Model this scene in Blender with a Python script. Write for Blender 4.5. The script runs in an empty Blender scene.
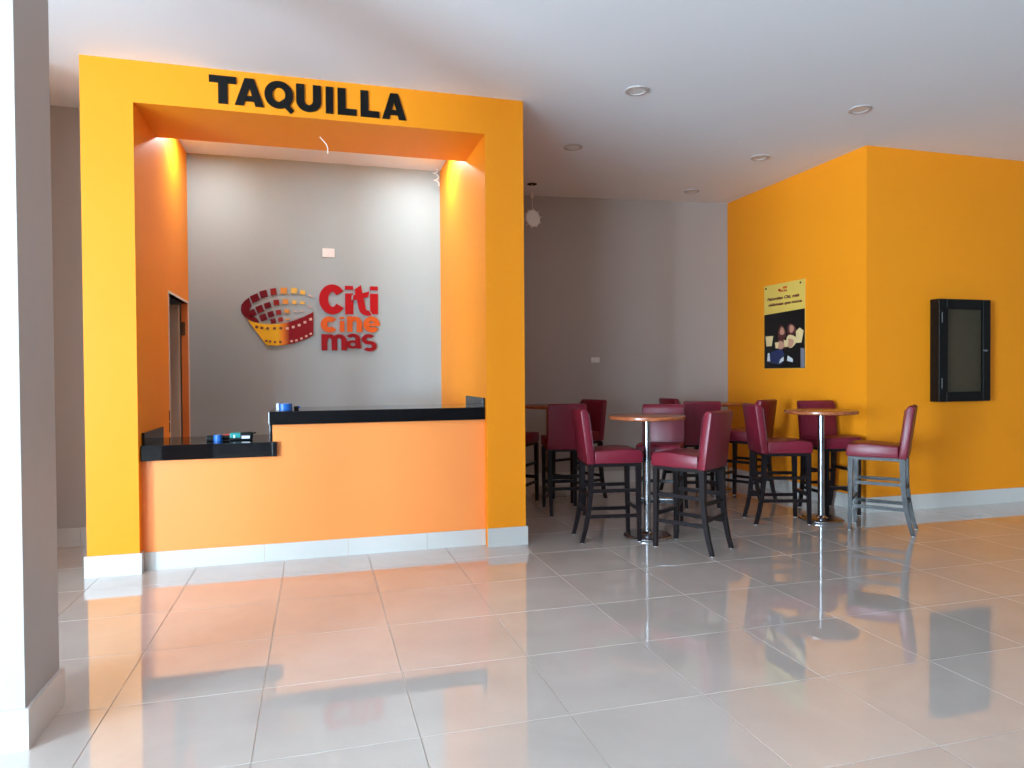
import bpy, bmesh, math, random
from mathutils import Vector, Matrix

random.seed(7)
scene = bpy.context.scene
C = scene.collection
PI = math.pi

# ------------------------------------------------------------------ camera, sky, daylight, exposure
F_PX, YAW, PITCH, ROLL, EYE = 690.0, .2763, .0147, .0071, 1.5
fw = Vector((math.sin(YAW) * math.cos(PITCH), math.cos(YAW) * math.cos(PITCH), -math.sin(PITCH)))
rt0 = Vector((math.cos(YAW), -math.sin(YAW), 0))
dn0 = fw.cross(rt0)
rt = math.cos(ROLL) * rt0 + math.sin(ROLL) * dn0
dn = -math.sin(ROLL) * rt0 + math.cos(ROLL) * dn0
cam_data = bpy.data.cameras.new('camera')
cam_data.sensor_width = 36
cam_data.lens = F_PX / 1024 * 36
cam_data.clip_start = .05
cam = bpy.data.objects.new('camera', cam_data)
C.objects.link(cam)
rot = Matrix((rt, -dn, -fw)).transposed()
cam.matrix_world = Matrix.Translation((0, 0, EYE)) @ rot.to_4x4()
scene.camera = cam

world = bpy.data.worlds.new('sky')
scene.world = world
world.use_nodes = True
bg = world.node_tree.nodes['Background']
bg.inputs['Color'].default_value = (.62, .80, 1.0, 1)
bg.inputs['Strength'].default_value = 1.6


def area_light(name, loc, target, sx, sy, power, color, shape='RECTANGLE'):
    d = bpy.data.lights.new(name, 'AREA')
    d.shape = shape
    d.size = sx
    d.size_y = sy
    d.energy = power
    d.color = color
    o = bpy.data.objects.new(name, d)
    C.objects.link(o)
    o.location = loc
    o.rotation_euler = (Vector(target) - Vector(loc)).to_track_quat('-Z', 'Y').to_euler()
    return o


# daylight that comes in through the entrance corner glazing in the front and left walls (window_1, window_2)
area_light('daylight_front', (-7.05, -5.95, 1.62), (-7.05, 0, 1.62), 3.5, 3.1, 950, (.66, .825, 1.0))
area_light('daylight_side', (-9.65, -3.25, 1.62), (0, -3.25, 1.62), 3.6, 3.1, 3950, (.66, .825, 1.0))

vs = scene.view_settings
vs.view_transform = 'Standard'
vs.look = 'None'
vs.gamma = 1
vs.exposure = 0.38
vs.use_curve_mapping = False
scene.cycles.max_bounces = 12
scene.cycles.diffuse_bounces = 8
scene.cycles.glossy_bounces = 6
scene.cycles.caustics_reflective = False
scene.cycles.caustics_refractive = False
scene.cycles.sample_clamp_indirect = 6

H = 3.88            # ceiling height
YP = 5.80           # front of the ticket booth


# ------------------------------------------------------------------ helpers
def ray(px, py):
    return rt * ((px - 512) / F_PX) + dn * ((py - 384) / F_PX) + fw


def on_y(px, py, y):
    d = ray(px, py)
    w = d * (y / d.y)
    return Vector((w.x, y, w.z + EYE))


def on_x(px, py, x):
    d = ray(px, py)
    w = d * (x / d.x)
    return Vector((x, w.y, w.z + EYE))


def lin(c):
    return tuple((v / 255 / 12.92) if v / 255 <= .04045 else ((v / 255 + .055) / 1.055) ** 2.4 for v in c) + (1,)


def mat(name, rgb, rough=.5, metal=0, spec=.5, var=.0, scale=3.0, bump=0, bscale=60, coat=0):
    m = bpy.data.materials.new(name)
    m.use_nodes = True
    nt = m.node_tree
    b = nt.nodes['Principled BSDF']
    b.inputs['Roughness'].default_value = rough
    b.inputs['Metallic'].default_value = metal
    b.inputs['Specular IOR Level'].default_value = spec
    b.inputs['Coat Weight'].default_value = coat
    b.inputs['Coat Roughness'].default_value = .08
    col = lin(rgb)
    b.inputs['Base Color'].default_value = col
    tc = nt.nodes.new('ShaderNodeTexCoord')
    if var:
        n = nt.nodes.new('ShaderNodeTexNoise')
        n.inputs['Scale'].default_value = scale
        n.inputs['Detail'].default_value = 5
        nt.links.new(tc.outputs['Object'], n.inputs['Vector'])
        mx = nt.nodes.new('ShaderNodeMix')
        mx.data_type = 'RGBA'
        mx.inputs[6].default_value = tuple(max(0, v * (1 - var)) for v in col[:3]) + (1,)
        mx.inputs[7].default_value = tuple(min(1, v * (1 + var)) for v in col[:3]) + (1,)
        nt.links.new(n.outputs['Fac'], mx.inputs[0])
        nt.links.new(mx.outputs[2], b.inputs['Base Color'])
    if bump:
        n2 = nt.nodes.new('ShaderNodeTexNoise')
        n2.inputs['Scale'].default_value = bscale
        n2.inputs['Detail'].default_value = 3
        nt.links.new(tc.outputs['Object'], n2.inputs['Vector'])
        bp = nt.nodes.new('ShaderNodeBump')
        bp.inputs['Strength'].default_value = bump
        bp.inputs['Distance'].default_value = .01
        nt.links.new(n2.outputs['Fac'], bp.inputs['Height'])
        nt.links.new(bp.outputs['Normal'], b.inputs['Normal'])
    return m


def emit(name, rgb, strength):
    m = bpy.data.materials.new(name)
    m.use_nodes = True
    b = m.node_tree.nodes['Principled BSDF']
    b.inputs['Base Color'].default_value = (.8, .8, .8, 1)
    b.inputs['Emission Color'].default_value = lin(rgb)
    b.inputs['Emission Strength'].default_value = strength
    return m


def glass(name, tint, gloss=.05):
    m = bpy.data.materials.new(name)
    m.use_nodes = True
    nt = m.node_tree
    nt.nodes.remove(nt.nodes['Principled BSDF'])
    out = nt.nodes['Material Output']
    tr = nt.nodes.new('ShaderNodeBsdfTransparent')
    tr.inputs[0].default_value = lin(tint)
    gl = nt.nodes.new('ShaderNodeBsdfGlossy')
    gl.inputs['Roughness'].default_value = .02
    mx = nt.nodes.new('ShaderNodeMixShader')
    mx.inputs[0].default_value = gloss
    nt.links.new(tr.outputs[0], mx.inputs[1])
    nt.links.new(gl.outputs[0], mx.inputs[2])
    nt.links.new(mx.outputs[0], out.inputs[0])
    return m


M = {}
M['yellow'] = mat('yellow_paint', (243, 146, 25), .5, spec=.2, var=.03, scale=1.5, bump=.05, bscale=90)
M['orange'] = mat('counter_paint', (248, 146, 74), .36, spec=.5, var=.02, scale=2)
M['grey'] = mat('grey_paint', (176, 169, 164), .55, spec=.3, var=.03, scale=1.2, bump=.05, bscale=90)
M['grey_booth'] = mat('grey_paint_bounce_offset', (162, 175, 176), .55, spec=.3, var=.03, scale=1.2, bump=.05, bscale=90)  # grey wall paint again, tinted cool to offset orange bounce light in the booth
M['grey_dim'] = mat('mid_grey_paint', (128, 122, 118), .6, var=.03, scale=1.2)
M['rim_dark'] = mat('dark_metal', (60, 58, 56), .5)
M['rim'] = mat('lamp_rim', (186, 176, 173), .5)
M['white_paint'] = mat('ceiling_paint', (234, 238, 244), .7, spec=.2, var=.02, scale=1.0, bump=.04, bscale=50)
M['white_edge'] = mat('door_trim_white', (225, 218, 205), .5)
M['base'] = mat('baseboard_tile', (206, 203, 198), .18, spec=.5, var=.03, scale=4)
M['grout'] = mat('grout', (214, 208, 200), .8, var=.05, scale=9)
M['granite'] = mat('black_granite', (7, 7, 11), .06, spec=.4, var=.6, scale=120)
M['black'] = mat('black_lacquer', (9, 8, 8), .45, spec=.25)
M['sign_black'] = mat('sign_black', (9, 7, 6), .6, spec=.2)
M['leather'] = mat('maroon_leatherette', (114, 25, 42), .36, spec=.38, var=.06, scale=9, bump=.10, bscale=220)
M['seam'] = mat('maroon_seam', (82, 16, 34), .45)
M['legwood'] = mat('dark_wood', (24, 17, 19), .4, spec=.25, var=.2, scale=12)
M['glide'] = mat('foot_glide', (205, 203, 200), .4)
M['chrome'] = mat('chrome', (205, 205, 208), .12, metal=1)
M['steel'] = mat('brushed_steel', (180, 180, 184), .25, metal=1)
M['plastic'] = mat('white_plastic', (232, 230, 224), .35)
M['lampglass'] = mat('lamp_diffuser', (214, 212, 210), .4)
M['dark'] = mat('hole_shade', (8, 7, 7), .9)
M['jamb'] = mat('orange_jamb', (222, 122, 48), .45, var=.1, scale=6)
M['leaf'] = mat('door_leaf', (190, 172, 152), .5, var=.05, scale=3)
M['hinge'] = mat('hinge_bronze', (104, 84, 60), .35, metal=.7)
M['lredd'] = mat('logo_dark_red', (108, 8, 24), .5, spec=.2)
M['lred'] = mat('logo_red', (176, 8, 16), .5, spec=.2)
M['lmas'] = mat('logo_crimson', (146, 6, 16), .5, spec=.2)
M['lor'] = mat('logo_orange', (212, 94, 26), .5, spec=.2)
M['lbr'] = mat('logo_brick', (148, 34, 26), .5, spec=.2)
M['lam'] = mat('logo_amber', (226, 150, 52), .35)
M['lye'] = mat('logo_yellow', (232, 186, 70), .35)
M['lpale'] = mat('logo_pale', (216, 178, 160), .35)
M['lhole'] = mat('logo_hole_dark', (110, 60, 24), .4)
M['clear'] = glass('window_glass', (245, 250, 250))
M['case_glass'] = glass('case_glass', (222, 222, 216))
M['case_back'] = mat('case_backing', (122, 100, 72), .8, var=.1, scale=2)
M['blue'] = mat('blue_tape', (34, 104, 190), .4)
M['teal'] = mat('teal_plastic', (24, 140, 136), .35)
M['redp'] = mat('red_plastic', (176, 52, 40), .35)
M['paper'] = mat('white_paper', (228, 232, 236), .6)


def wood_mat():
    m = mat('tabletop_wood', (152, 84, 54), .22, spec=.5)
    nt = m.node_tree
    b = nt.nodes['Principled BSDF']
    tc = nt.nodes.new('ShaderNodeTexCoord')
    mp = nt.nodes.new('ShaderNodeMapping')
    mp.inputs['Scale'].default_value = (1, 9, 9)
    n = nt.nodes.new('ShaderNodeTexNoise')
    n.inputs['Scale'].default_value = 5
    n.inputs['Detail'].default_value = 6
    r = nt.nodes.new('ShaderNodeValToRGB')
    r.color_ramp.elements[0].position = .3
    r.color_ramp.elements[0].color = lin((128, 62, 38))
    r.color_ramp.elements[1].position = .72
    r.color_ramp.elements[1].color = lin((186, 108, 66))
    nt.links.new(tc.outputs['Object'], mp.inputs[0])
    nt.links.new(mp.outputs[0], n.inputs['Vector'])
    nt.links.new(n.outputs['Fac'], r.inputs[0])
    nt.links.new(r.outputs[0], b.inputs['Base Color'])
    return m


M['wood'] = wood_mat()


def tile_mat():
    # polished porcelain: faint cloudy veining, each tile a shade of its own
    m = mat('polished_porcelain', (186, 178, 170), .03, spec=.5, coat=.8)
    m.node_tree.nodes['Principled BSDF'].inputs['IOR'].default_value = 1.65
    m.node_tree.nodes['Principled BSDF'].inputs['Coat Roughness'].default_value = .02
    nt = m.node_tree
    b = nt.nodes['Principled BSDF']
    tc = nt.nodes.new('ShaderNodeTexCoord')
    oi = nt.nodes.new('ShaderNodeObjectInfo')
    add = nt.nodes.new('ShaderNodeVectorMath')
    add.operation = 'ADD'
    mul = nt.nodes.new('ShaderNodeMath')
    mul.operation = 'MULTIPLY'
    mul.inputs[1].default_value = 40
    nt.links.new(oi.outputs['Random'], mul.inputs[0])
    nt.links.new(tc.outputs['Object'], add.inputs[0])
    nt.links.new(mul.outputs[0], add.inputs[1])
    n = nt.nodes.new('ShaderNodeTexNoise')
    n.inputs['Scale'].default_value = 2.2
    n.inputs['Detail'].default_value = 6
    n.inputs['Distortion'].default_value = .6
    nt.links.new(add.outputs[0], n.inputs['Vector'])
    r = nt.nodes.new('ShaderNodeValToRGB')
    r.color_ramp.elements[0].position = .3
    r.color_ramp.elements[0].color = lin((193, 181, 172))
    r.color_ramp.elements[1].position = .7
    r.color_ramp.elements[1].color = lin((203, 191, 182))
    nt.links.new(n.outputs['Fac'], r.inputs[0])
    hs = nt.nodes.new('ShaderNodeHueSaturation')
    mr = nt.nodes.new('ShaderNodeMapRange')
    mr.inputs[3].default_value = .975
    mr.inputs[4].default_value = 1.025
    nt.links.new(oi.outputs['Random'], mr.inputs[0])
    nt.links.new(mr.outputs[0], hs.inputs['Value'])
    nt.links.new(r.outputs[0], hs.inputs['Color'])
    nt.links.new(hs.outputs[0], b.inputs['Base Color'])
    return m


M['tile'] = tile_mat()


def film_mat(x0, x1):
    # printed colour of the film band: yellow running into dark red
    m = mat('film_band_print', (232, 180, 40), .5, spec=.2)
    nt = m.node_tree
    b = nt.nodes['Principled BSDF']
    tc = nt.nodes.new('ShaderNodeTexCoord')
    sp = nt.nodes.new('ShaderNodeSeparateXYZ')
    mr = nt.nodes.new('ShaderNodeMapRange')
    mr.inputs[1].default_value = x0
    mr.inputs[2].default_value = x1
    r = nt.nodes.new('ShaderNodeValToRGB')
    r.color_ramp.elements[0].color = lin((238, 186, 36))
    r.color_ramp.elements[1].color = lin((134, 6, 20))
    e = r.color_ramp.elements.new(.45)
    e.color = lin((226, 130, 40))
    nt.links.new(tc.outputs['Object'], sp.inputs[0])
    nt.links.new(sp.outputs[0], mr.inputs[0])
    nt.links.new(mr.outputs[0], r.inputs[0])
    nt.links.new(r.outputs[0], b.inputs['Base Color'])
    return m


class MB:
    """collects shapes into one bmesh"""

    def __init__(s):
        s.bm = bmesh.new()

    def box(s, x0, x1, y0, y1, z0, z1, bev=0, seg=2, mtx=None):
        r = bmesh.ops.create_cube(s.bm, size=1)
        vv = r['verts']
        for v in vv:
            v.co = Vector((x0 + (v.co.x + .5) * (x1 - x0), y0 + (v.co.y + .5) * (y1 - y0), z0 + (v.co.z + .5) * (z1 - z0)))
            if mtx:
                v.co = mtx @ v.co
        if bev:
            ed = list({e for v in vv for e in v.link_edges})
            bmesh.ops.bevel(s.bm, geom=ed, offset=bev, segments=seg, affect='EDGES', profile=.5)
        return s

    def poly(s, pts, axis, t, bev=0, seg=2):
        """prism: polygon pts (3D) swept by vector t"""
        t = Vector(t)
        a = [s.bm.verts.new(p) for p in pts]
        b = [s.bm.verts.new(Vector(p) + t) for p in pts]
        n = len(pts)
        fs = [s.bm.faces.new(a), s.bm.faces.new(list(reversed(b)))]
        for i in range(n):
            fs.append(s.bm.faces.new((a[(i + 1) % n], a[i], b[i], b[(i + 1) % n])))
        bmesh.ops.recalc_face_normals(s.bm, faces=fs)
        if bev:
            ed = list({e for f in fs for e in f.edges})
            bmesh.ops.bevel(s.bm, geom=ed, offset=bev, segments=seg, affect='EDGES', profile=.5)
        return s

    def lathe(s, prof, cx=0, cy=0, n=40):
        rings = []
        for r, z in prof:
            if r < 1e-6:
                rings.append([s.bm.verts.new((cx, cy, z))])
            else:
                rings.append([s.bm.verts.new((cx + r * math.cos(2 * PI * i / n), cy + r * math.sin(2 * PI * i / n), z)) for i in range(n)])
        fs = []
        for a, b in zip(rings, rings[1:]):
            for i in range(n):
                j = (i + 1) % n
                if len(a) == 1 and len(b) == 1:
                    continue
                if len(a) == 1:
                    fs.append(s.bm.faces.new((a[0], b[j], b[i])))
                elif len(b) == 1:
                    fs.append(s.bm.faces.new((a[i], a[j], b[0])))
                else:
                    fs.append(s.bm.faces.new((a[i], a[j], b[j], b[i])))
        bmesh.ops.recalc_face_normals(s.bm, faces=fs)
        return s

    def tube(s, pts, r, n=8):
        pts = [Vector(p) for p in pts]
        rings = []
        for i, p in enumerate(pts):
            d = (pts[min(i + 1, len(pts) - 1)] - pts[max(i - 1, 0)]).normalized()
            up = Vector((0, 0, 1)) if abs(d.z) < .9 else Vector((1, 0, 0))
            u = d.cross(up).normalized()
            w = d.cross(u)
            rings.append([s.bm.verts.new(p + (u * math.cos(2 * PI * k / n) + w * math.sin(2 * PI * k / n)) * r) for k in range(n)])
        fs = []
        for a, b in zip(rings, rings[1:]):
            for k in range(n):
                fs.append(s.bm.faces.new((a[k], a[(k + 1) % n], b[(k + 1) % n], b[k])))
        fs.append(s.bm.faces.new(rings[0]))
        fs.append(s.bm.faces.new(list(reversed(rings[-1]))))
        bmesh.ops.recalc_face_normals(s.bm, faces=fs)
        return s

    def bar(s, secs):
        """square-section member through sections (centre, half-x, half-y)"""
        rings = []
        for (x, y, z), hx, hy in secs:
            rings.append([s.bm.verts.new((x + a * hx, y + b * hy, z)) for a, b in ((-1, -1), (1, -1), (1, 1), (-1, 1))])
        fs = [s.bm.faces.new(rings[0]), s.bm.faces.new(list(reversed(rings[-1])))]
        for a, b in zip(rings, rings[1:]):
            for k in range(4):
                fs.append(s.bm.faces.new((a[k], a[(k + 1) % 4], b[(k + 1) % 4], b[k])))
        bmesh.ops.recalc_face_normals(s.bm, faces=fs)
        return s

    def build(s, name, m, parent=None, smooth=False):
        me = bpy.data.meshes.new(name)
        s.bm.to_mesh(me)
        s.bm.free()
        return link(name, me, m, parent, smooth)


def link(name, me, m, parent=None, smooth=False):
    if m is not None and not me.materials:
        me.materials.append(m if not isinstance(m, str) else M[m])
    if smooth:
        for p in me.polygons:
            p.use_smooth = True
        try:
            me.set_sharp_from_angle(angle=math.radians(40))
        except Exception:
            pass
    o = bpy.data.objects.new(name, me)
    C.objects.link(o)
    if parent is not None:
        o.parent = parent
    return o


def tag(o, label, cat, group=None):
    o['label'] = label
    o['category'] = cat
    if group:
        o['group'] = group
    return o


def struct(o, label, cat):
    o['kind'] = 'structure'
    o['label'] = label
    o['category'] = cat
    return o


def thing(name, label, cat, loc=(0, 0, 0), rz=0, group=None):
    o = bpy.data.objects.new(name, None)
    o.empty_display_size = .1
    C.objects.link(o)
    o.location = loc
    o.rotation_euler = (0, 0, rz)
    return tag(o, label, cat, group)


def copy_tree(o, parent=None):
    c = o.copy()
    C.objects.link(c)
    if parent is not None:
        c.parent = parent
    for ch in list(o.children):
        copy_tree(ch, c)
    return c


def arc(cx, cy, ro, ri, a0, a1, n=14):
    """ring sector as a list of quads; ro, ri = (rx, ry); degrees"""
    q = []
    pt = lambda r, a: (cx + r[0] * math.cos(a), cy + r[1] * math.sin(a))
    for k in range(n):
        t0, t1 = math.radians(a0 + (a1 - a0) * k / n), math.radians(a0 + (a1 - a0) * (k + 1) / n)
        q.append([pt(ri, t0), pt(ro, t0), pt(ro, t1), pt(ri, t1)])
    return q


def rc(x0, y0, x1, y1):
    return [[(x0, y0), (x1, y0), (x1, y1), (x0, y1)]]


def hump(x0, x1, y0, sw, th):
    """arch of an n or m between stems x0 and x1"""
    cx, rx = (x0 + x1) / 2, (x1 - x0) / 2
    ry = .42
    return arc(cx, 1 - ry, (rx, ry), (rx - sw, ry - th), 0, 180, 12) + rc(x1 - sw, y0, x1, 1 - ry)


GLYPH = {      # convex pieces in a unit box
    'T': rc(0, .75, 1, 1) + rc(.33, 0, .67, .75),
    'A': [[(0, 0), (.30, 0), (.60, 1), (.34, 1)], [(1, 0), (.70, 0), (.40, 1), (.66, 1)]] + rc(.26, .17, .74, .36),
    'Q': arc(.49, .54, (.49, .46), (.22, .25), 0, 360, 32) + [[(.52, .30), (.66, .40), (1.0, .04), (.88, -.06)]],
    'U': rc(0, .38, .33, 1) + rc(.67, .38, 1, 1) + arc(.5, .40, (.5, .40), (.17, .16), 180, 360, 18),
    'I': rc(0, 0, 1, 1),
    'L': rc(0, 0, .42, 1) + rc(.42, 0, 1, .24),
    'C': arc(.52, .5, (.52, .5), (.17, .25), 34, 326, 30),
    'i': rc(0, .86, 1, 1) + rc(0, 0, 1, .735),
    't': [[(.10, .86), (.40, 1.0), (.47, .72), (.12, .66)], [(0, .50), (.76, .62), (.80, .80), (.02, .66)],
          [(.14, .70), (.47, .74), (.62, .26), (.28, .22)]] + arc(.74, .26, (.46, .26), (.13, .09), 176, 292, 10),
    'c': arc(.52, .5, (.52, .5), (.14, .18), 38, 322, 26),
    'n': rc(0, 0, .36, 1) + hump(.02, 1, 0, .36, .28),
    'e': arc(.5, .5, (.5, .5), (.17, .20), 0, 324, 28) + rc(.18, .40, .995, .56),
    'm': rc(0, 0, .23, 1) + hump(.02, .615, 0, .22, .24) + hump(.39, 1, 0, .22, .24),
    'a': arc(.46, .28, (.46, .28), (.17, .12), 0, 360, 22) + rc(.62, .12, .94, .66) + arc(.48, .64, (.46, .36), (.15, .15), 0, 150, 14)
    + [[(.66, .0), (1.0, 0), (.94, .30), (.66, .30)]],
    's': arc(.46, .70, (.42, .30), (.13, .10), 35, 270, 16) + arc(.53, .30, (.45, .30), (.15, .10), -145, 90, 16) + [[(.34, .42), (.56, .40), (.62, .60), (.44, .60)]],
}


def letter(name, ch, m, parent, fn, bold=0):
    """one heavy block letter; fn maps (u, v, t) of the unit box to a point"""
    mb = MB()
    for k, pc in enumerate(GLYPH[ch]):
        d = Vector(fn(0, 0, 1 + .012 * (k % 40))) - Vector(fn(0, 0, 0))      # pieces overlap, so no two faces lie in one plane
        mb.poly([Vector(fn(u, v, 0)) for u, v in pc], 'y', d)
    return mb.build(name, m, parent)


def text_run(name, s, m, parent, fn, bold=.02):
    """one printed line as a single thin mesh; fn maps (u, v, t), u and v in 0..1 of the line"""
    cu = bpy.data.curves.new('g', 'FONT')
    cu.body = s
    cu.offset = bold
    cu.extrude = .05
    cu.resolution_u = 3
    ob = bpy.data.objects.new('g', cu)
    C.objects.link(ob)
    dg = bpy.context.evaluated_depsgraph_get()
    dg.update()
    me0 = bpy.data.meshes.new_from_object(ob.evaluated_get(dg))
    vv = [v.co.copy() for v in me0.vertices]
    fs = [tuple(p.vertices) for p in me0.polygons]
    bpy.data.objects.remove(ob)
    x0 = min(v.x for v in vv); x1 = max(v.x for v in vv)
    y0 = min(v.y for v in vv); y1 = max(v.y for v in vv)
    me = bpy.data.meshes.new(name)
    me.from_pydata([fn((v.x - x0) / (x1 - x0), (v.y - y0) / (y1 - y0), v.z / .1 + .5) for v in vv], [], fs)
    return link(name, me, m, parent)


# ------------------------------------------------------------------ floor
TS, TX0, TY0, GAP = .659, .4007, 2.8288, .004
X_L, X_R, Y_F, Y_B = -9.2, 9.6, -5.5, 9.1
floor = MB().box(X_L - .2, X_R + .2, Y_F - .2, Y_B + .2, -.12, -.006).build('floor', 'grout')
struct(floor, 'polished beige porcelain tile floor with thin pale joints', 'floor')
tile_me = None
rest = MB()
i0, i1 = math.floor((X_L - TX0) / TS), math.ceil((X_R - TX0) / TS)
j0, j1 = math.floor((Y_F - TY0) / TS), math.ceil((Y_B - TY0) / TS)
n_t = 0
for j in range(j0, j1):
    for i in range(i0, i1):
        cx, cy = TX0 + (i + .5) * TS, TY0 + (j + .5) * TS
        d = Vector((cx, cy, -EYE))
        z = d.dot(fw)
        vis = False
        if z > .3:
            u, v = d.dot(rt) / z * F_PX + 512, d.dot(dn) / z * F_PX + 384
            vis = -130 < u < 1154 and v < 900
        h = TS / 2 - GAP / 2
        if vis and n_t < 300:
            if tile_me is None:
                o = MB().box(-h, h, -h, h, -.010, 0, bev=.0012, seg=1).build('floor_tile', 'tile', floor)
                tile_me = o.data
            else:
                o = link('floor_tile', tile_me, None, floor)
            o.location = (cx, cy, 0)
            n_t += 1
        else:
            rest.box(cx - h, cx + h, cy - h, cy + h, -.010, 0)
ro = rest.build('floor_tile_remainder', 'tile', floor)
ro['kind'] = 'stuff'

# ------------------------------------------------------------------ ceiling (the open lamp hole is a dark disc painted for its shade)
ceiling = MB().box(X_L - .2, X_R + .2, Y_F - .2, Y_B + .2, H, H + .15).build('ceiling', 'white_paint')
struct(ceiling, 'smooth white plaster ceiling with recessed round lamps', 'ceiling')

# ------------------------------------------------------------------ walls
# front and left walls with the glazed corner entrance the daylight comes through (behind the camera, to the left)
WZ1 = 3.2
FX0, FX1, SY0, SY1 = -8.8, -5.3, -5.05, -1.45
w = MB()
w.box(X_L - .2, FX0, Y_F - .2, Y_F, 0, H).box(FX1, X_R + .2, Y_F - .2, Y_F, 0, H).box(FX0, FX1, Y_F - .2, Y_F, WZ1, H)
struct(w.build('wall_front', 'grey_dim'), 'grey front wall with a glazed opening', 'wall')
w = MB()
w.box(X_L - .2, X_L, Y_F, SY0, 0, H).box(X_L - .2, X_L, SY1, 6.95, 0, H).box(X_L - .2, X_L, SY0, SY1, WZ1, H)
struct(w.build('wall_left', 'grey_dim'), 'grey wall at the far left with a glazed opening', 'wall')
for wi in range(2):
    a, c = ((FX0, FX1), (SY0, SY1))[wi]
    fr = MB()
    n, WS = 3, (c - a) / 3

    def wbox(mb, s0, s1, d0, d1, z0, z1):
        if wi == 0:
            return mb.box(s0, s1, Y_F - d1, Y_F - d0, z0, z1)
        return mb.box(X_L - d1, X_L - d0, s0, s1, z0, z1)
    for k in range(n + 1):
        x = a + k * WS
        wbox(fr, max(a, x - .03), min(c, x + .03), .07, .13, 0, WZ1)
    for z0, z1 in ((0, .06), (2.3, 2.35), (WZ1 - .06, WZ1)):
        wbox(fr, a, c, .07, .13, z0, z1)
    win = fr.build('window_%d' % (wi + 1), 'steel')
    struct(win, ['tall glazed entrance in a slim metal frame', 'side glazing of the entrance in a slim metal frame'][wi], 'window')
    for k in range(n):
        for z0, z1 in ((.06, 2.3), (2.35, WZ1 - .06)):
            x = a + k * WS
            wbox(MB(), x + .03, x + WS - .03, .098, .104, z0, z1).build('pane', 'clear', win)
struct(MB().box(X_R, X_R + .2, Y_F, 6.0, 0, H).build('wall_right', 'grey_dim'), 'grey wall at the far right', 'wall')
struct(MB().box(-2.44, -1.66, 6.95, 7.1, 0, H).box(X_L - .2, -2.44, 5.4, 7.1, 0, H).build('wall_corridor_and_blocker', 'grey'), 'grey wall seen between the column and the ticket booth, with an added unseen block shading it', 'wall')  # second box is added out of view to keep daylight off the seen wall
# slanting back wall behind the tables
yb = lambda x: 8.85 - .1014 * (x - 2.70)
wb = MB().poly([(1.70, yb(1.70), 0), (5.66, yb(5.66), 0), (5.66, 9.3, 0), (1.70, 9.3, 0)], 'z', (0, 0, H))
struct(wb.build('wall_back', 'grey'), 'grey back wall behind the bar tables', 'wall')
# yellow block at the right
struct(MB().box(5.6, X_R + .2, 6.0, 9.3, 0, H).build('wall_yellow', 'yellow'), 'yellow wall turning a corner beside the bar tables', 'wall')

# booth: legs, lintel, side walls and back wall
booth = MB()
XL0, XL1, XR0, XR1, ZS, YS, YBW = -1.66, -1.305, 1.418, 1.762, 3.565, 6.60, 8.05
booth.box(XL0, XL1, YP, 6.96, 0, H)
booth.box(XR0, XR1, YP, yb(1.76) + .1, 0, H)
booth.box(XL1, XR0, YP, YS, ZS, H)
DY0, DY1, DZ = 7.0, 8.0, 2.27
booth.box(-1.365, XL1, 6.96, DY0, 0, H)
booth.box(-1.365, XL1, DY1, YBW, 0, H)
booth.box(-1.365, XL1, DY0, DY1, DZ, H)
struct(booth.build('wall_booth', 'yellow'), 'yellow ticket booth front with a wide opening and deep lintel', 'wall')
struct(MB().box(-3.7, XR0, YBW, YBW + .15, 0, H).build('wall_booth_back', 'grey_booth'), 'grey back wall inside the ticket booth', 'wall')
struct(MB().box(-3.7, -3.5, 7.1, YBW, 0, H).build('wall_backroom', 'grey'), 'wall of the small room behind the booth door', 'wall')

# door in the booth's left wall: trim, jamb, open leaf
door = MB()
door.box(-1.37, XL1 + .006, DY0 - .022, DY0, 0, DZ + .022).box(-1.37, XL1 + .006, DY1, DY1 + .022, 0, DZ + .022)
door.box(-1.37, XL1 + .006, DY0, DY1, DZ, DZ + .022)
d1 = door.build('door_1', 'white_edge')
struct(d1, 'doorway with thin white trim in the left wall of the booth', 'door')
MB().box(-1.365, XL1, DY1 - .035, DY1 - .001, 0, DZ).build('jamb', 'jamb', d1)
lf = MB().box(-2.25, -1.375, DY1 - .10, DY1 - .055, .01, DZ - .02, bev=.004).build('door_leaf', 'leaf', d1)
for z in (.35, 2.0):
    MB().box(-1.366, -1.325, DY1 - .045, DY1 - .034, z - .07, z + .07, bev=.003).build('hinge', 'hinge', d1)
for z0, z1 in ((.985, 1.075), (1.09, 1.185)):
    MB().box(XL1 - .01, XL1 + .004, DY0 - .045, DY0 - .024, z0, z1, bev=.002).build('strike_plate', 'black', d1)

# columns at the left (only the near one is in the photograph; the other stands in the same row)
COL = []


def baseboard(name, a, b, nrm, label, h=.16, t=.016, seg=TS, parent=None, start=0):
    """strip of tile pieces from a to b on a wall whose outward normal is nrm"""
    a, b, nrm = Vector(a), Vector(b), Vector(nrm)
    L = (b - a).length
    d = (b - a) / L
    if parent is None:
        parent = bpy.data.objects.new(name, None)
        parent.empty_display_size = .1
        C.objects.link(parent)
        struct(parent, label, 'baseboard')
    s = 0.0
    first = True
    while s < L - 1e-4:
        e = min(L, s + (start if first and start else seg))
        first = False
        p, q = a + d * s, a + d * (e - (.002 if e < L - 1e-4 else 0))
        o = MB().poly([p, q, q + nrm * t, p + nrm * t], 'z', (0, 0, h)).build('baseboard_tile', 'base', parent)
        s = e
    return parent


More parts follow.
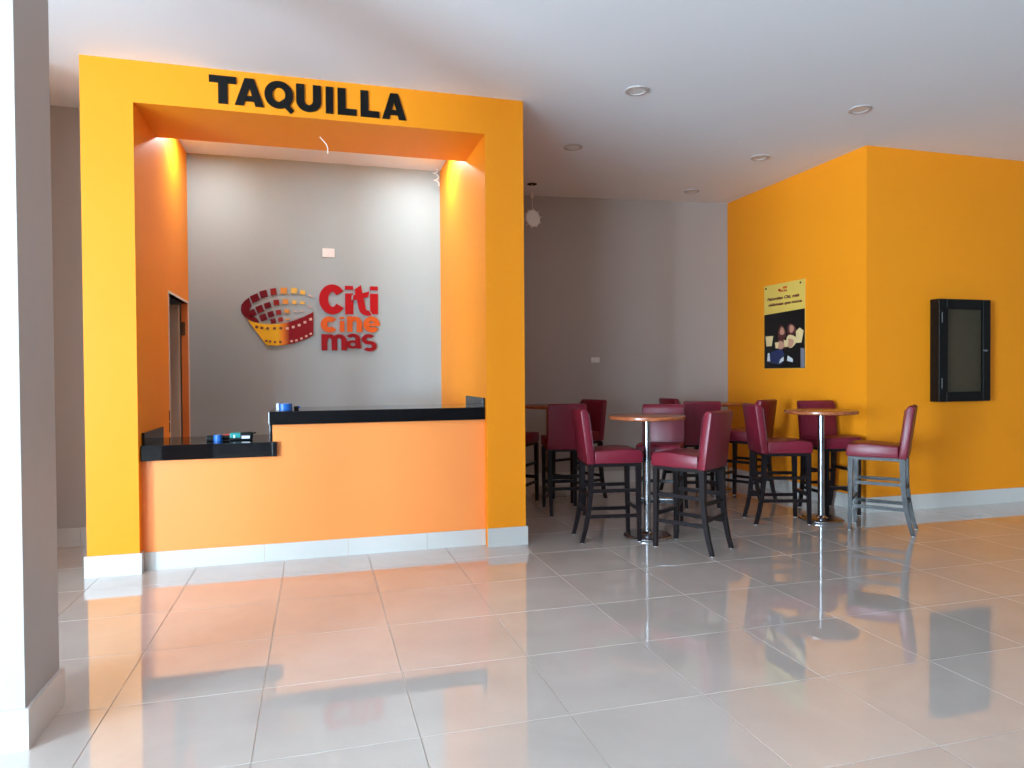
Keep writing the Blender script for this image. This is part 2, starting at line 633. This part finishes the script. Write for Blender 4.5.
def column(x0, x1, y0, y1, label):
    c = thing('column', label, 'column', ((x0 + x1) / 2, (y0 + y1) / 2, 0))
    hx, hy = (x1 - x0) / 2, (y1 - y0) / 2
    MB().box(-hx, hx, -hy, hy, 0, H).build('shaft', 'grey', c)
    t = .016
    baseboard('', (hx + t, -hy, 0), (-hx - t, -hy, 0), (0, -1, 0), '', h=.165, parent=c)
    baseboard('', (hx, -hy, 0), (hx, hy, 0), (1, 0, 0), '', h=.165, parent=c)
    baseboard('', (-hx, hy, 0), (-hx, -hy, 0), (-1, 0, 0), '', h=.165, parent=c)
    baseboard('', (-hx - t, hy, 0), (hx + t, hy, 0), (0, 1, 0), '', h=.165, parent=c)
    return c


column(-1.60, -1.145, 3.2, 3.585, 'pale grey square column with tiled foot at the left edge')

T = .016
bb = baseboard('baseboard_booth', (XL0 - T, YP, 0), (XL1 + T, YP, 0), (0, -1, 0), 'pale tile baseboard around the feet of the ticket booth')
baseboard('', (XL1, YP, 0), (XL1, 5.875, 0), (1, 0, 0), '', parent=bb)
baseboard('', (XL0, 6.93, 0), (XL0, YP, 0), (-1, 0, 0), '', parent=bb)
baseboard('', (XR0, YP, 0), (XR1 + T, YP, 0), (0, -1, 0), '', parent=bb)
baseboard('', (XR1, YP, 0), (XR1, yb(XR1) - .02, 0), (1, 0, 0), '', parent=bb)
baseboard('baseboard_corridor', (-2.43, 6.95, 0), (-1.68, 6.95, 0), (0, -1, 0), 'tile baseboard of the grey wall beside the booth', start=.40)
v = Vector((5.58 - 1.79, yb(5.58) - yb(1.79), 0)).normalized()
baseboard('baseboard_back', (1.79, yb(1.79), 0), (5.58, yb(5.58), 0), (v.y, -v.x, 0), 'tile baseboard along the grey back wall')
bb2 = baseboard('baseboard_yellow', (5.6, 8.5, 0), (5.6, 6.0 - T, 0), (-1, 0, 0), 'pale tile baseboard along the yellow wall')
baseboard('', (5.6, 6.0, 0), (X_R, 6.0, 0), (0, -1, 0), '', parent=bb2, seg=1.318, start=.67)

# ------------------------------------------------------------------ ticket counter
YC = 5.89
cnt = thing('ticket_counter', 'orange ticket counter stepping up to a higher right part', 'counter', (.05, YC, 0))
b = MB()
b.box(XL1 + .001 - .05, -.345 - .05, 0, .58, 0, .848)
b.box(-.345 - .05, XR0 - .001 - .05, 0, .30, 0, 1.102)
b.build('body', 'orange', cnt)
cb = baseboard('', (XL1 + T + .002 - .05, 0, 0), (XR0 - .002 - .05, 0, 0), (0, -1, 0), '', h=.14, t=.014, parent=cnt, start=.87)
w1 = thing('granite_worktop', 'lower black granite worktop with a short upstand at its left end', 'worktop', (-.80, 6.2, .849))
MB().box(XL1 + .002 + .80, -.348 + .80, 5.852 - 6.2, 6.62 - 6.2, 0, .118, bev=.004).build('slab', 'granite', w1)
MB().box(XL1 + .002 + .80, XL1 + .022 + .80, 5.90 - 6.2, 6.60 - 6.2, .118, .215, bev=.002).build('upstand', 'granite', w1)
MB().box(-.368 + .80, -.349 + .80, 5.91 - 6.2, 6.60 - 6.2, .119, .252, bev=.002).build('step_facing', 'granite', w1)
MB().box(-.348 + .80, -.312 + .80, 5.852 - 6.2, 5.889 - 6.2, 0, .118, bev=.002).build('slab_end', 'granite', w1)
w2 = thing('granite_worktop', 'upper black granite worktop carrying the roll of blue tape', 'worktop', (.52, 6.2, 1.103))
MB().box(-.372 - .52, XR0 - .002 - .52, 5.852 - 6.2, 6.62 - 6.2, 0, .108, bev=.004).build('slab', 'granite', w2)
MB().box(XR0 - .022 - .52, XR0 - .002 - .52, 5.86 - 6.2, 6.58 - 6.2, .108, .19, bev=.002).build('upstand', 'granite', w2)

# ------------------------------------------------------------------ TAQUILLA lettering
sg = thing('booth_sign', 'black raised TAQUILLA lettering across the top of the yellow booth', 'sign', (0, YP, 3.615))
spans = [('T', 80, 190), ('A', 183, 303), ('Q', 305, 428), ('U', 438, 545), ('I', 565, 597), ('L', 617, 700), ('L', 718, 802), ('A', 815, 925)]
for ch, a, c in spans:
    xa, xb = -.773 + (a - 80) / 845 * 1.516, -.773 + (c - 80) / 845 * 1.516
    zlo, zhi = (0, .213)
    if ch == 'Q':
        zlo, zhi = -.018, .217
    if ch == 'U':
        zlo = -.004
    letter('letter_' + ch.lower(), ch, 'sign_black', sg,
           lambda u, vv, t, xa=xa, xb=xb, zlo=zlo, zhi=zhi: (xa + u * (xb - xa), -.012 + (1 - t) * .012, zlo + vv * (zhi - zlo)), bold=.085)

# ------------------------------------------------------------------ logo on the booth's back wall
LY = YBW
lo = thing('wall_logo', 'raised film strip and Citi cine mas letters on grey wall', 'logo', (0, LY, 1.75))


def LP(zx, zy):       # film drawing measured in a crop of the photograph -> wall plane
    p = on_y(235 + zx * 85 / 933, 280 + zy * 70 / 768, LY)
    return Vector((p.x, 0, p.z - 1.75))


def LQ(zx, zy):
    p = on_y(310 + zx * 75 / 720, 275 + zy * 80 / 768, LY)
    return Vector((p.x, 0, p.z - 1.75))


def flat(name, pts, m, depth=.015, front=0.0, parent=lo):
    # n-gon prism standing off the wall
    return MB().poly([p + Vector((0, -front, 0)) for p in pts], 'y', (0, -depth, 0)).build(name, m, parent)


top = [(140, 440), (200, 462), (275, 478), (350, 487), (430, 487), (520, 478), (600, 460), (680, 435), (760, 402), (860, 352)]
bot = [(345, 712), (372, 716), (400, 718), (440, 720), (480, 720), (560, 712), (640, 697), (720, 672), (800, 640), (860, 605)]
bm_ = MB()
for k in range(len(top) - 1):
    bm_.poly([LP(*top[k]), LP(*top[k + 1]), LP(*bot[k + 1]), LP(*bot[k])], 'y', (0, -.02, 0))
fx0, fx1 = LP(470, 500).x, LP(600, 500).x
band = bm_.build('film_band', film_mat(fx0, fx1), lo)
cres_o = [(155, 195), (130, 211), (105, 230), (72, 275), (65, 325), (80, 370), (110, 405), (150, 435), (210, 458), (268, 470)]
cres_i = [(185, 285), (168, 312), (160, 330), (152, 350), (152, 362), (168, 378), (186, 392), (212, 404), (238, 420), (262, 452)]
bm_ = MB()
for k in range(len(cres_o) - 1):
    bm_.poly([LP(*cres_o[k]), LP(*cres_o[k + 1]), LP(*cres_i[k + 1]), LP(*cres_i[k])], 'y', (0, -.015, 0))
bm_.build('film_inside', 'lredd', lo)


def sq(cx, cy, w_, h_, ang, m, sk=0):
    w_, h_ = w_ * 1.1, h_ * 1.1
    ca, sa = math.cos(ang), math.sin(ang)
    pts = []
    for a, c in ((-1, -1), (1, -1), (1, 1), (-1, 1)):
        x, y = a * w_ / 2 + sk * c, c * h_ / 2
        pts.append(LP(cx + ca * x - sa * y, cy + sa * x + ca * y))
    return flat('film_square', pts, m)


R_ = math.radians
for cx, cy, w_, h_, an, m in [
    (220, 200, 82, 72, -24, 'lredd'), (315, 155, 74, 70, -15, 'lredd'), (422, 130, 58, 66, -6, 'lbr'), (535, 118, 64, 60, 2, 'lam'),
    (648, 118, 58, 54, 5, 'lye'), (743, 138, 50, 40, 12, 'lye'), (828, 176, 42, 14, 22, 'lpale'),
    (195, 363, 62, 62, -30, 'lredd'), (272, 320, 70, 70, -22, 'lredd'), (358, 280, 66, 56, -17, 'lredd'), (455, 247, 56, 52, -6, 'lbr'), (553, 238, 56, 50, 2, 'lam'),
    (652, 245, 42, 36, 5, 'lye'), (740, 250, 46, 24, 8, 'lye'), (820, 290, 40, 10, 10, 'lpale'),
    (312, 412, 66, 62, -22, 'lredd'), (393, 377, 60, 56, -17, 'lredd'), (478, 355, 52, 46, -8, 'lbr'), (568, 342, 48, 36, 2, 'lam'),
    (663, 347, 36, 10, 2, 'lpale'), (735, 344, 36, 10, -8, 'lpale'),
    (420, 453, 52, 46, -14, 'lredd'), (500, 436, 48, 40, -8, 'lbr'), (578, 432, 46, 16, -4, 'lam'), (674, 419, 40, 8, -8, 'lpale')]:
    sq(cx, cy, w_, h_, R_(an), m)
for k, (cx, cy) in enumerate([(240, 516), (296, 527), (360, 532), (435, 532), (505, 530), (575, 532), (640, 517), (705, 497), (768, 465), (830, 432)]):
    o = sq(cx, cy, 28, 24, R_(-10 if k > 5 else 8), 'lhole' if k < 5 else 'lpale')
    o.name = 'sprocket_hole'
    o.location.y = -.008
for k, (cx, cy) in enumerate([(345, 668), (386, 675), (440, 682), (500, 680), (622, 672), (675, 663), (730, 643), (783, 617), (832, 592)]):
    o = sq(cx, cy, 24, 20, R_(-10 if k > 3 else 8), 'lhole' if k < 4 else 'lpale')
    o.name = 'sprocket_hole'
    o.location.y = -.008


def logo_letter(ch, x0, y0, x1, y1, m, bold, depth=.02, name=None):
    a, c = LQ(x0, y1), LQ(x1, y0)
    letter(name or 'letter_' + ch.lower(), ch, m, lo,
           lambda u, vv, t: (a.x + u * (c.x - a.x), -t * depth, a.z + vv * (c.z - a.z)), bold)


logo_letter('C', 88, 95, 332, 377, 'lred', .06)
logo_letter('i', 338, 106, 414, 377, 'lred', .07, .012)
logo_letter('t', 398, 96, 622, 396, 'grey_booth', .055, .016, 'letter_outline')
logo_letter('t', 412, 102, 605, 392, 'lred', .055, .024)
logo_letter('i', 577, 112, 650, 377, 'lred', .07, .012)
logo_letter('c', 103, 400, 262, 552, 'lor', .055)
logo_letter('i', 285, 404, 328, 547, 'lor', .06)
logo_letter('n', 355, 400, 498, 548, 'lor', .055)
logo_letter('e', 512, 400, 667, 552, 'lor', .05)
logo_letter('m', 110, 570, 352, 724, 'lmas', .05)
logo_letter('a', 340, 565, 490, 706, 'lmas', .05)
logo_letter('s', 490, 568, 641, 734, 'lmas', .055)

# ------------------------------------------------------------------ sockets
def wall_socket(label, c, nrm_ang, w_=.125, h_=.08):
    s = thing('wall_socket', label, 'socket', c, nrm_ang)
    MB().box(-w_ / 2, w_ / 2, -.010, 0, -h_ / 2, h_ / 2, bev=.003).build('plate', 'plastic', s)
    for x in (-.03, .03):
        MB().box(x - .016, x + .016, -.013, -.010, -.024, .024, bev=.001).build('insert', 'plastic', s)
    return s


p = (on_y(322, 248.5, YBW) + on_y(335, 257.5, YBW)) / 2
wall_socket('white blank socket plate above the film strip logo', (p.x, YBW - .0005, p.z), 0, .135, .10)
p = on_y(595, 360, 8.76)
wall_socket('small white socket plate low on the back wall behind the tables', (p.x, yb(p.x) - .0005, p.z), math.atan(-.1014), .12, .072)

# ------------------------------------------------------------------ ceiling lamps
def downlight(label, x, y, lit=0, r=.098):
    g = 'round recessed ceiling lamps'
    t = thing('ceiling_lamp', label, 'lamp', (x, y, H), 0, g)
    MB().lathe([(r, 0), (r + .004, -.004), (r, -.010), (r - .022, -.012), (r - .026, -.004), (r - .026, 0)]).build('rim', 'rim', t, True)
    MB().lathe([(0, -.006), (r - .027, -.006), (r - .027, 0)]).build('diffuser', M['lampglass'] if not lit else emit('lamp_glow', (255, 244, 225), 3), t, True)
    if lit:
        d = bpy.data.lights.new('booth_lamp', 'AREA')
        d.shape = 'DISK'
        d.size = .14
        d.energy = lit
        d.color = (.80, .93, 1.0)
        o = bpy.data.objects.new('booth_lamp', d)
        C.objects.link(o)
        o.parent = t
        o.location = (0, 0, -.015)
    return t


downlight('round unlit ceiling lamp nearest the booth sign, above the front table', 2.62, 5.33)
downlight('round unlit ceiling lamp in front of the yellow wall corner', 4.77, 5.19)
downlight('round unlit ceiling lamp beside the slanting top edge of the yellow wall', 4.75, 6.63)
downlight('round unlit ceiling lamp farthest back beside the yellow wall', 4.76, 8.09)
downlight('faint round ceiling lamp in the shade right of the booth', 2.62, 6.83)
BOOTH_W = 15
downlight('lit ceiling lamp hidden above the lintel, left side of the booth', -1.06, 7.27, BOOTH_W)
downlight('lit ceiling lamp hidden above the lintel, right side of the booth', 1.17, 7.27, BOOTH_W)

hl = thing('hanging_lamp', 'loose round lamp dangling by its wire under a dark ceiling hole', 'lamp', (2.63, 8.29, H))
MB().lathe([(0, -.001), (.062, -.001), (.062, -.0035), (0, -.0035)]).build('hole_shade_disc', 'dark', hl)  # flat disc, its dark colour stands in for the shade inside the hole
MB().tube([(0, 0, -.002), (-.015, .005, -.08), (.01, 0, -.13), (.0, 0, -.24), (.004, 0, -.33)], .004).build('wire', 'plastic', hl)
MB().box(-.018, .018, -.014, .014, -.175, -.10, bev=.004).build('connector', 'plastic', hl)
disc = MB().lathe([(0, .018), (.098, .018), (.106, .010), (.106, -.006), (.085, -.012), (0, -.012)], n=36).build('lamp_disc', 'plastic', hl, True)
disc.rotation_euler = (PI / 2, 0, .25)
disc.location = (.004, 0, -.43)
for k in range(10):
    a = 2 * PI * k / 10 + .2
    s_ = MB().box(-.008, .008, -.008, .008, 0, .016).build('spring_clip', 'plastic', hl)
    s_.location = (.004 + .105 * math.cos(a), 0, -.43 + .105 * math.sin(a))
    s_.rotation_euler = (0, -a + PI / 2, 0)

# loose wires
tag(MB().tube([(.054, 6.235, ZS), (.058, 6.22, ZS - .012), (.075, 6.215, ZS - .03), (.105, 6.20, ZS - .07), (.118, 6.20, ZS - .105), (.116, 6.20, ZS - .15)], .005).build('loose_wire', 'plastic'),
    'white loose wire hanging from the middle of the booth lintel', 'wire')
pts = []
for k in range(26):
    a = k / 25
    pts.append((1.33 + .03 * math.sin(a * 15) + .02 * a, 7.86 + .02 * math.cos(a * 15), H - .02 - .19 * a + .02 * math.cos(a * 15)))
pts = [(1.335, 7.875, H)] + pts
tag(MB().tube(pts, .005).build('loose_wire', 'plastic'), 'curled white loose wire hanging in the booth ceiling corner', 'wire')

# ------------------------------------------------------------------ bar tables and stools
def make_table():
    t = thing('bar_table', 'tmp', 'table')
    MB().lathe([(0, 1.030), (.325, 1.030), (.345, 1.036), (.348, 1.048), (.345, 1.062), (.335, 1.066), (0, 1.066)], n=56).build('tabletop', 'wood', t, True)
    MB().lathe([(0, 1.018), (.10, 1.018), (.10, 1.029), (0, 1.029)], n=32).build('top_plate', 'steel', t, True)
    MB().lathe([(0, .028), (.031, .028), (.031, 1.018), (0, 1.018)], n=28).build('pole', 'steel', t, True)
    MB().lathe([(0, .024), (.07, .026), (.052, .032), (.034, .05), (0, .05)], n=32).build('pole_collar', 'chrome', t, True)
    MB().lathe([(0, 0), (.212, 0), (.216, .006), (.216, .016), (.208, .024), (.175, .027), (0, .027)], n=56).build('base', 'steel', t, True)
    return t


def make_stool():
    t = thing('bar_stool', 'tmp', 'stool')
    hw = .205
    s = MB().poly([(.25, -hw, .672), (.252, -hw, .74), (.235, -hw, .782), (.10, -hw, .792), (-.185, -hw, .776), (-.185, -hw, .672)], 'y', (0, 2 * hw, 0), bev=.014, seg=2)
    seat = s.build('seat', 'leather', t, True)
    s = MB().poly([(-.182, -hw, .668), (-.200, -hw, .80), (-.242, -hw, 1.10), (-.258, -hw, 1.128), (-.290, -hw, 1.134), (-.313, -hw, 1.118), (-.268, -hw, .80), (-.25, -hw, .668)], 'y', (0, 2 * hw, 0), bev=.010, seg=2)
    back = s.build('backrest', 'leather', t, True)
    for y in (-1, 1):
        MB().tube([(-.195, y * (hw - .003), .79), (-.237, y * (hw - .003), 1.10)], .0035, 6).build('piping', 'seam', back)
    MB().box(-.23, .235, -.19, .19, .645, .673).build('seat_frame', 'legwood', t)
    ly = .178
    for y in (-ly, ly):
        l1 = MB().bar([((.222, y, .006), .016, .016), ((.216, y, .30), .019, .019), ((.212, y, .66), .022, .022)]).build('leg', 'legwood', t)
        MB().lathe([(0, 0), (.011, 0), (.011, .007), (0, .007)], .222, y, 12).build('foot_glide', 'glide', l1)
        l2 = MB().bar([((-.300, y, .006), .016, .016), ((-.268, y, .12), .0175, .0175), ((-.240, y, .26), .019, .0185), ((-.222, y, .42), .021, .02), ((-.216, y, .66), .024, .022)]).build('leg', 'legwood', t)
        MB().lathe([(0, 0), (.011, 0), (.011, .007), (0, .007)], -.300, y, 12).build('foot_glide', 'glide', l2)
        for z, xb_ in ((.44, -.221), (.225, -.247)):
            MB().box(xb_, .216, y - .009, y + .009, z - .015, z + .015).build('stretcher', 'legwood', t)
    for z, xx in ((.395, -.224), (.27, -.239)):
        MB().box(xx - .009, xx + .009, -ly, ly, z - .015, z + .015).build('stretcher', 'legwood', t)
    fr_ = MB().box(.205, .227, -ly, ly, .262, .296).build('footrest', 'legwood', t)
    MB().box(.203, .229, -ly + .022, ly - .022, .2965, .300).build('foot_plate', 'steel', fr_)
    return t


TABLES = [((2.905, 5.73), 'round wooden bar table nearest the booth, between the two front maroon stools'),
          ((4.895, 5.843), 'round wooden bar table in front of the yellow wall corner'),
          ((2.75, 8.06), 'round bar table in the shade, half hidden behind the booth edge'),
          ((4.91, 7.80), 'round bar table at the back beside the yellow wall, mostly hidden by stools')]
tb0 = make_table()
for k, ((x, y), lab) in enumerate(TABLES):
    t = tb0 if k == 0 else copy_tree(tb0)
    t.location = (x, y, 0)
    t.rotation_euler = (0, 0, .7 * k)
    t.scale = (1, 1, 1.045)
    t['label'] = lab
    t['group'] = 'round bar tables'

STOOLS = [
    (2.56, 5.79, -9, 'maroon bar stool left of the nearest table, facing right, brightly lit'),
    (3.07, 5.28, 122, 'maroon bar stool in front of the nearest table, its back turned to us'),
    (3.21, 6.05, 236, 'maroon bar stool behind the nearest table, facing us under its top'),
    (4.475, 5.93, -17, 'maroon bar stool left of the table by the yellow corner'),
    (5.27, 6.15, 262, 'maroon bar stool behind the table by the yellow corner, against the wall'),
    (5.12, 5.34, 130, 'maroon bar stool at far right below the black display case'),
    (2.575, 7.075, 80, 'dark maroon bar stool in the shade, its back turned, right of booth edge'),
    (2.97, 7.68, 200, 'dark maroon bar stool with only its backrest seen behind the brightly lit stool'),
    (2.20, 7.66, 48, 'shaded bar stool whose seat just shows past the booth edge'),
    (4.15, 7.00, 75, 'maroon bar stool with its back turned at the back table'),
    (4.85, 7.08, 118, 'maroon bar stool whose seat shows before the yellow wall, left of the poster'),
    (4.50, 7.73, 0, 'maroon bar stool farthest back, only its backrest top shows against grey wall'),
]
st0 = make_stool()
for k, (x, y, a, lab) in enumerate(STOOLS):
    t = st0 if k == 0 else copy_tree(st0)
    t.location = (x, y, 0)
    t.rotation_euler = (0, 0, R_(a))
    t.scale = (1, 1, 1.045)
    t['label'] = lab
    t['group'] = 'maroon bar stools around the tables'

# ------------------------------------------------------------------ poster on the yellow wall (faces -X)
PY0, PY1, PZ0, PZ1 = 6.937, 7.714, 1.542, 2.607
po = thing('poster', 'yellow and black cinema poster fixed to the yellow wall by corner bolts', 'poster', (5.596, (PY0 + PY1) / 2, PZ0))
PW, PH = PY1 - PY0, PZ1 - PZ0
M['po_y'] = mat('poster_yellow', (224, 186, 86), .25)
M['po_k'] = mat('poster_black', (10, 9, 11), .25)
M['po_t'] = mat('poster_text', (96, 22, 26), .3)
M['po_skin'] = mat('poster_skin', (196, 138, 112), .3)
M['po_hair'] = mat('poster_hair', (84, 36, 34), .3)
M['po_jean'] = mat('poster_denim', (38, 46, 84), .3)
M['po_white'] = mat('poster_white', (206, 206, 204), .3)
M['po_corn'] = mat('poster_popcorn', (226, 196, 140), .3)
M['po_grey'] = mat('poster_grey', (120, 118, 126), .3)


def pp(u, vv, t=0):      # u: 0 left .. 1 right as seen, vv: 0 bottom .. 1 top
    return Vector((-.008 - t, PW / 2 - u * PW, vv * PH))


MB().poly([pp(0, 0, -.008), pp(1, 0, -.008), pp(1, 1, -.008), pp(0, 1, -.008)], 'x', (-.008, 0, 0)).build('board', 'po_y', po)
pt = .0006


def print_shape(name, pts, m, t):
    return MB().poly([pp(a, c, t) for a, c in pts], 'x', (-pt, 0, 0)).build(name, m, po)


print_shape('photo_field', [(0.004, .004), (.996, .004), (.996, .668), (.004, .652)], 'po_k', 0)
text_run('headline', 'Palomitas Citi, más', 'po_t', po, lambda u, vv, t: pp(.08 + .78 * u + .02 * vv, .805 + .045 * vv, t * pt), .05)
text_run('headline', 'deliciosas que nunca', 'po_t', po, lambda u, vv, t: pp(.10 + .82 * u + .02 * vv, .735 + .045 * vv, t * pt), .05)
text_run('headline', 'Citi cine', M['lred'], po, lambda u, vv, t: pp(.40 + .18 * u, .895 + .03 * vv, t * pt), .03)
print_shape('emblem', [(.36, .915), (.42, .905), (.43, .93), (.37, .94)], M['lred'], 0)
print_shape('emblem', [(.48, .93), (.58, .93), (.58, .955), (.48, .955)], M['lor'], 0)


def blob(name, cu, cv, ru, rv, m, t, n=14, a0=0):
    pts = []
    for k in range(n):
        a = 2 * PI * k / n + a0
        r = 1 + .10 * math.sin(3 * a + cu * 20)
        pts.append((cu + ru * r * math.cos(a), cv + rv * r * math.sin(a)))
    print_shape(name, pts, m, t)


# two seated people with popcorn tubs, printed flat
for cu, cv in ((.45, .435), (.68, .455)):
    blob('print_hair', cu, cv - .02, .10, .085, 'po_hair', pt)
    blob('print_face', cu + .01, cv, .055, .045, 'po_skin', 2 * pt)
    blob('print_torso', cu, cv - .14, .12, .075, 'po_hair' if cu < .5 else 'po_corn', 2 * pt)
    blob('print_arm', cu - .02, cv - .16, .08, .05, 'po_skin', 3 * pt)
print_shape('print_leg', [(.10, .08), (.18, .20), (.45, .24), (.52, .16), (.40, .10), (.48, .06), (.36, .05)], 'po_jean', pt)
print_shape('print_leg', [(.50, .10), (.56, .22), (.82, .24), (.80, .16), (.66, .10)], 'po_k', 2 * pt)
for pts in ([(.06, .27), (.20, .27), (.24, .39), (.04, .39)], [(.80, .29), (.92, .29), (.97, .42), (.88, .46), (.79, .42)]):
    print_shape('print_popcorn_tub', pts, 'po_corn', 3 * pt)
print_shape('print_popcorn_tub', [(.30, .24), (.36, .24), (.38, .31), (.28, .31)], 'po_corn', 4 * pt)
print_shape('print_popcorn_tub', [(.52, .25), (.60, .25), (.62, .33), (.50, .33)], 'po_corn', 4 * pt)
print_shape('print_shoe', [(.08, .09), (.16, .09), (.14, .19), (.10, .19)], 'po_white', 3 * pt)
print_shape('print_shoe', [(.38, .06), (.50, .09), (.50, .14), (.42, .11)], 'po_white', 3 * pt)
print_shape('print_shoe', [(.58, .09), (.72, .07), (.72, .11), (.60, .15)], 'po_white', 3 * pt)
print_shape('print_panel', [(.90, .01), (.99, .01), (.99, .22), (.90, .23)], 'po_grey', 3 * pt)
for u in (.055, .90):
    bo = MB().lathe([(0, 0), (.011, 0), (.011, .008), (.008, .011), (0, .011)], n=14).build('bolt', 'black', po, True)
    bo.rotation_euler = (0, -PI / 2, 0)
    bo.location = pp(u, .965)

# ------------------------------------------------------------------ black display case on the yellow wall
CX0, CX1, CZ0, CZ1, CD = 6.44, 7.155, 1.165, 2.275, .115
ca = thing('display_case', 'black framed glass display case on the yellow wall at right', 'display case', ((CX0 + CX1) / 2, 5.996, CZ0))
cw, chh = (CX1 - CX0) / 2, CZ1 - CZ0
b = MB()
b.box(-cw, -cw + .02, -CD + .03, 0, 0, chh).box(cw - .02, cw, -CD + .03, 0, 0, chh)
b.box(-cw + .02, cw - .02, -CD + .03, 0, 0, .02).box(-cw + .02, cw - .02, -CD + .03, 0, chh - .02, chh)
b.build('body', 'black', ca)
MB().box(-cw + .02, cw - .02, -.02, -.002, .02, chh - .02).build('backing', 'case_back', ca)
dr = MB()
fwid = .105
for x0, x1, z0, z1 in ((-cw, -cw + fwid, 0, chh), (cw - fwid, cw, 0, chh), (-cw + fwid, cw - fwid, 0, fwid), (-cw + fwid, cw - fwid, chh - fwid, chh)):
    dr.box(x0, x1, -CD, -CD + .029, z0, z1, bev=.003, seg=1)
door_f = dr.build('door', 'black', ca)
MB().box(-cw + fwid - .005, cw - fwid + .005, -CD + .012, -CD + .017, fwid - .005, chh - fwid + .005).build('pane', 'case_glass', door_f)
for x0, x1, z0, z1 in ((-cw + fwid, -cw + fwid + .012, fwid, chh - fwid), (cw - fwid - .012, cw - fwid, fwid, chh - fwid)):
    MB().box(x0, x1, -CD + .002, -CD + .011, z0, z1).build('glazing_bead', 'black', door_f)
for z in (.20, chh - .20):
    MB().tube([(-cw + .035, -CD - .004, z - .055), (-cw + .035, -CD - .004, z + .055)], .006, 10).build('hinge', M['rim_dark'], door_f)
hd = MB().tube([(cw - fwid - .02, -CD - .012, chh * .5), (cw - fwid + .05, -CD - .012, chh * .5)], .006, 8)
hd.box(cw - fwid + .02, cw - fwid + .035, -CD - .012, -CD, chh * .5 - .012, chh * .5 + .012)
hd.build('handle', 'steel', door_f)

# ------------------------------------------------------------------ things left on the counter
ZU, ZL = 1.2115, .9675
p = on_y(285, 409, 6.05)
tp = thing('tape_roll', 'roll of blue and white tape on the upper black worktop', 'tape', (p.x, 6.05, ZU))
MB().lathe([(.036, 0), (.058, 0), (.058, .055), (.036, .055), (.036, 0)], n=32).build('tape', 'blue', tp, True)
MB().lathe([(.033, .001), (.0358, .001), (.0358, .054), (.033, .054), (.033, .001)], n=32).build('core', 'paper', tp, True)
MB().box(-.066, -.044, -.05, -.02, 0, .058, bev=.004).build('loose_end', 'paper', tp)
p = on_y(294, 410, 6.08)
tb = thing('small_clip', 'small dark clip beside the tape roll on upper worktop', 'clip', (p.x + .02, 6.08, ZU))
MB().box(-.02, .02, -.015, .015, 0, .03, bev=.004).build('grip', 'black', tb)
MB().box(.018, .032, -.012, .012, .012, .030, bev=.002).build('blade_cover', 'blue', tb)

YI = 6.12
px_x = lambda px: on_y(px, 438, YI).x
bx = thing('small_box', 'small black box at the left end of the items on lower worktop', 'box', (px_x(212), YI, ZL))
MB().box(-.04, .035, -.03, .03, 0, .045, bev=.006).build('block', 'black', bx)
MB().box(-.02, .015, -.0305, -.029, .012, .03).build('face_label', 'sign_black', bx)
bl = thing('tape_roll', 'small blue roll lying beside the black block on lower worktop', 'tape', (px_x(218.5), YI - .03, ZL))
MB().lathe([(.014, 0), (.034, 0), (.034, .05), (.014, .05), (.014, 0)], n=24).build('tape', 'blue', bl, True)
MB().lathe([(.011, .002), (.0138, .002), (.0138, .05), (.011, .05), (.011, .002)], n=24).build('core', 'paper', bl, True)
sd = thing('hand_tool', 'black hand tool with a red band among items on lower worktop', 'tool', (px_x(228), YI + .02, ZL + .02))
MB().tube([(-.055, 0, 0), (.01, 0, 0), (.055, 0, 0)], .019, 12).build('handle', 'black', sd, True)
MB().tube([(-.045, .02, .012), (.01, .02, .018)], .016, 12).build('handle_band', 'redp', sd, True)
te = thing('small_box', 'small teal box with a white mark on the lower worktop', 'box', (px_x(236.5), YI, ZL))
MB().box(-.05, .05, -.025, .025, 0, .018, bev=.004).build('base', 'black', te)
MB().box(-.05, .05, -.022, .022, .019, .062, bev=.007).build('body', 'teal', te)
MB().box(-.022, -.008, -.0235, -.021, .018, .045).build('mark', 'paper', te)
pg = thing('small_device', 'small black device with white label, rightmost on the lower worktop', 'device', (px_x(246.5), YI, ZL))
MB().box(-.05, .05, -.028, .028, 0, .066, bev=.012).build('body', 'black', pg)
MB().box(-.035, .028, -.0295, -.027, .012, .036, bev=.001).build('face_label', 'paper', pg)
MB().tube([(.045, 0, .05), (.075, 0, .058)], .006, 8).build('antenna', 'black', pg)
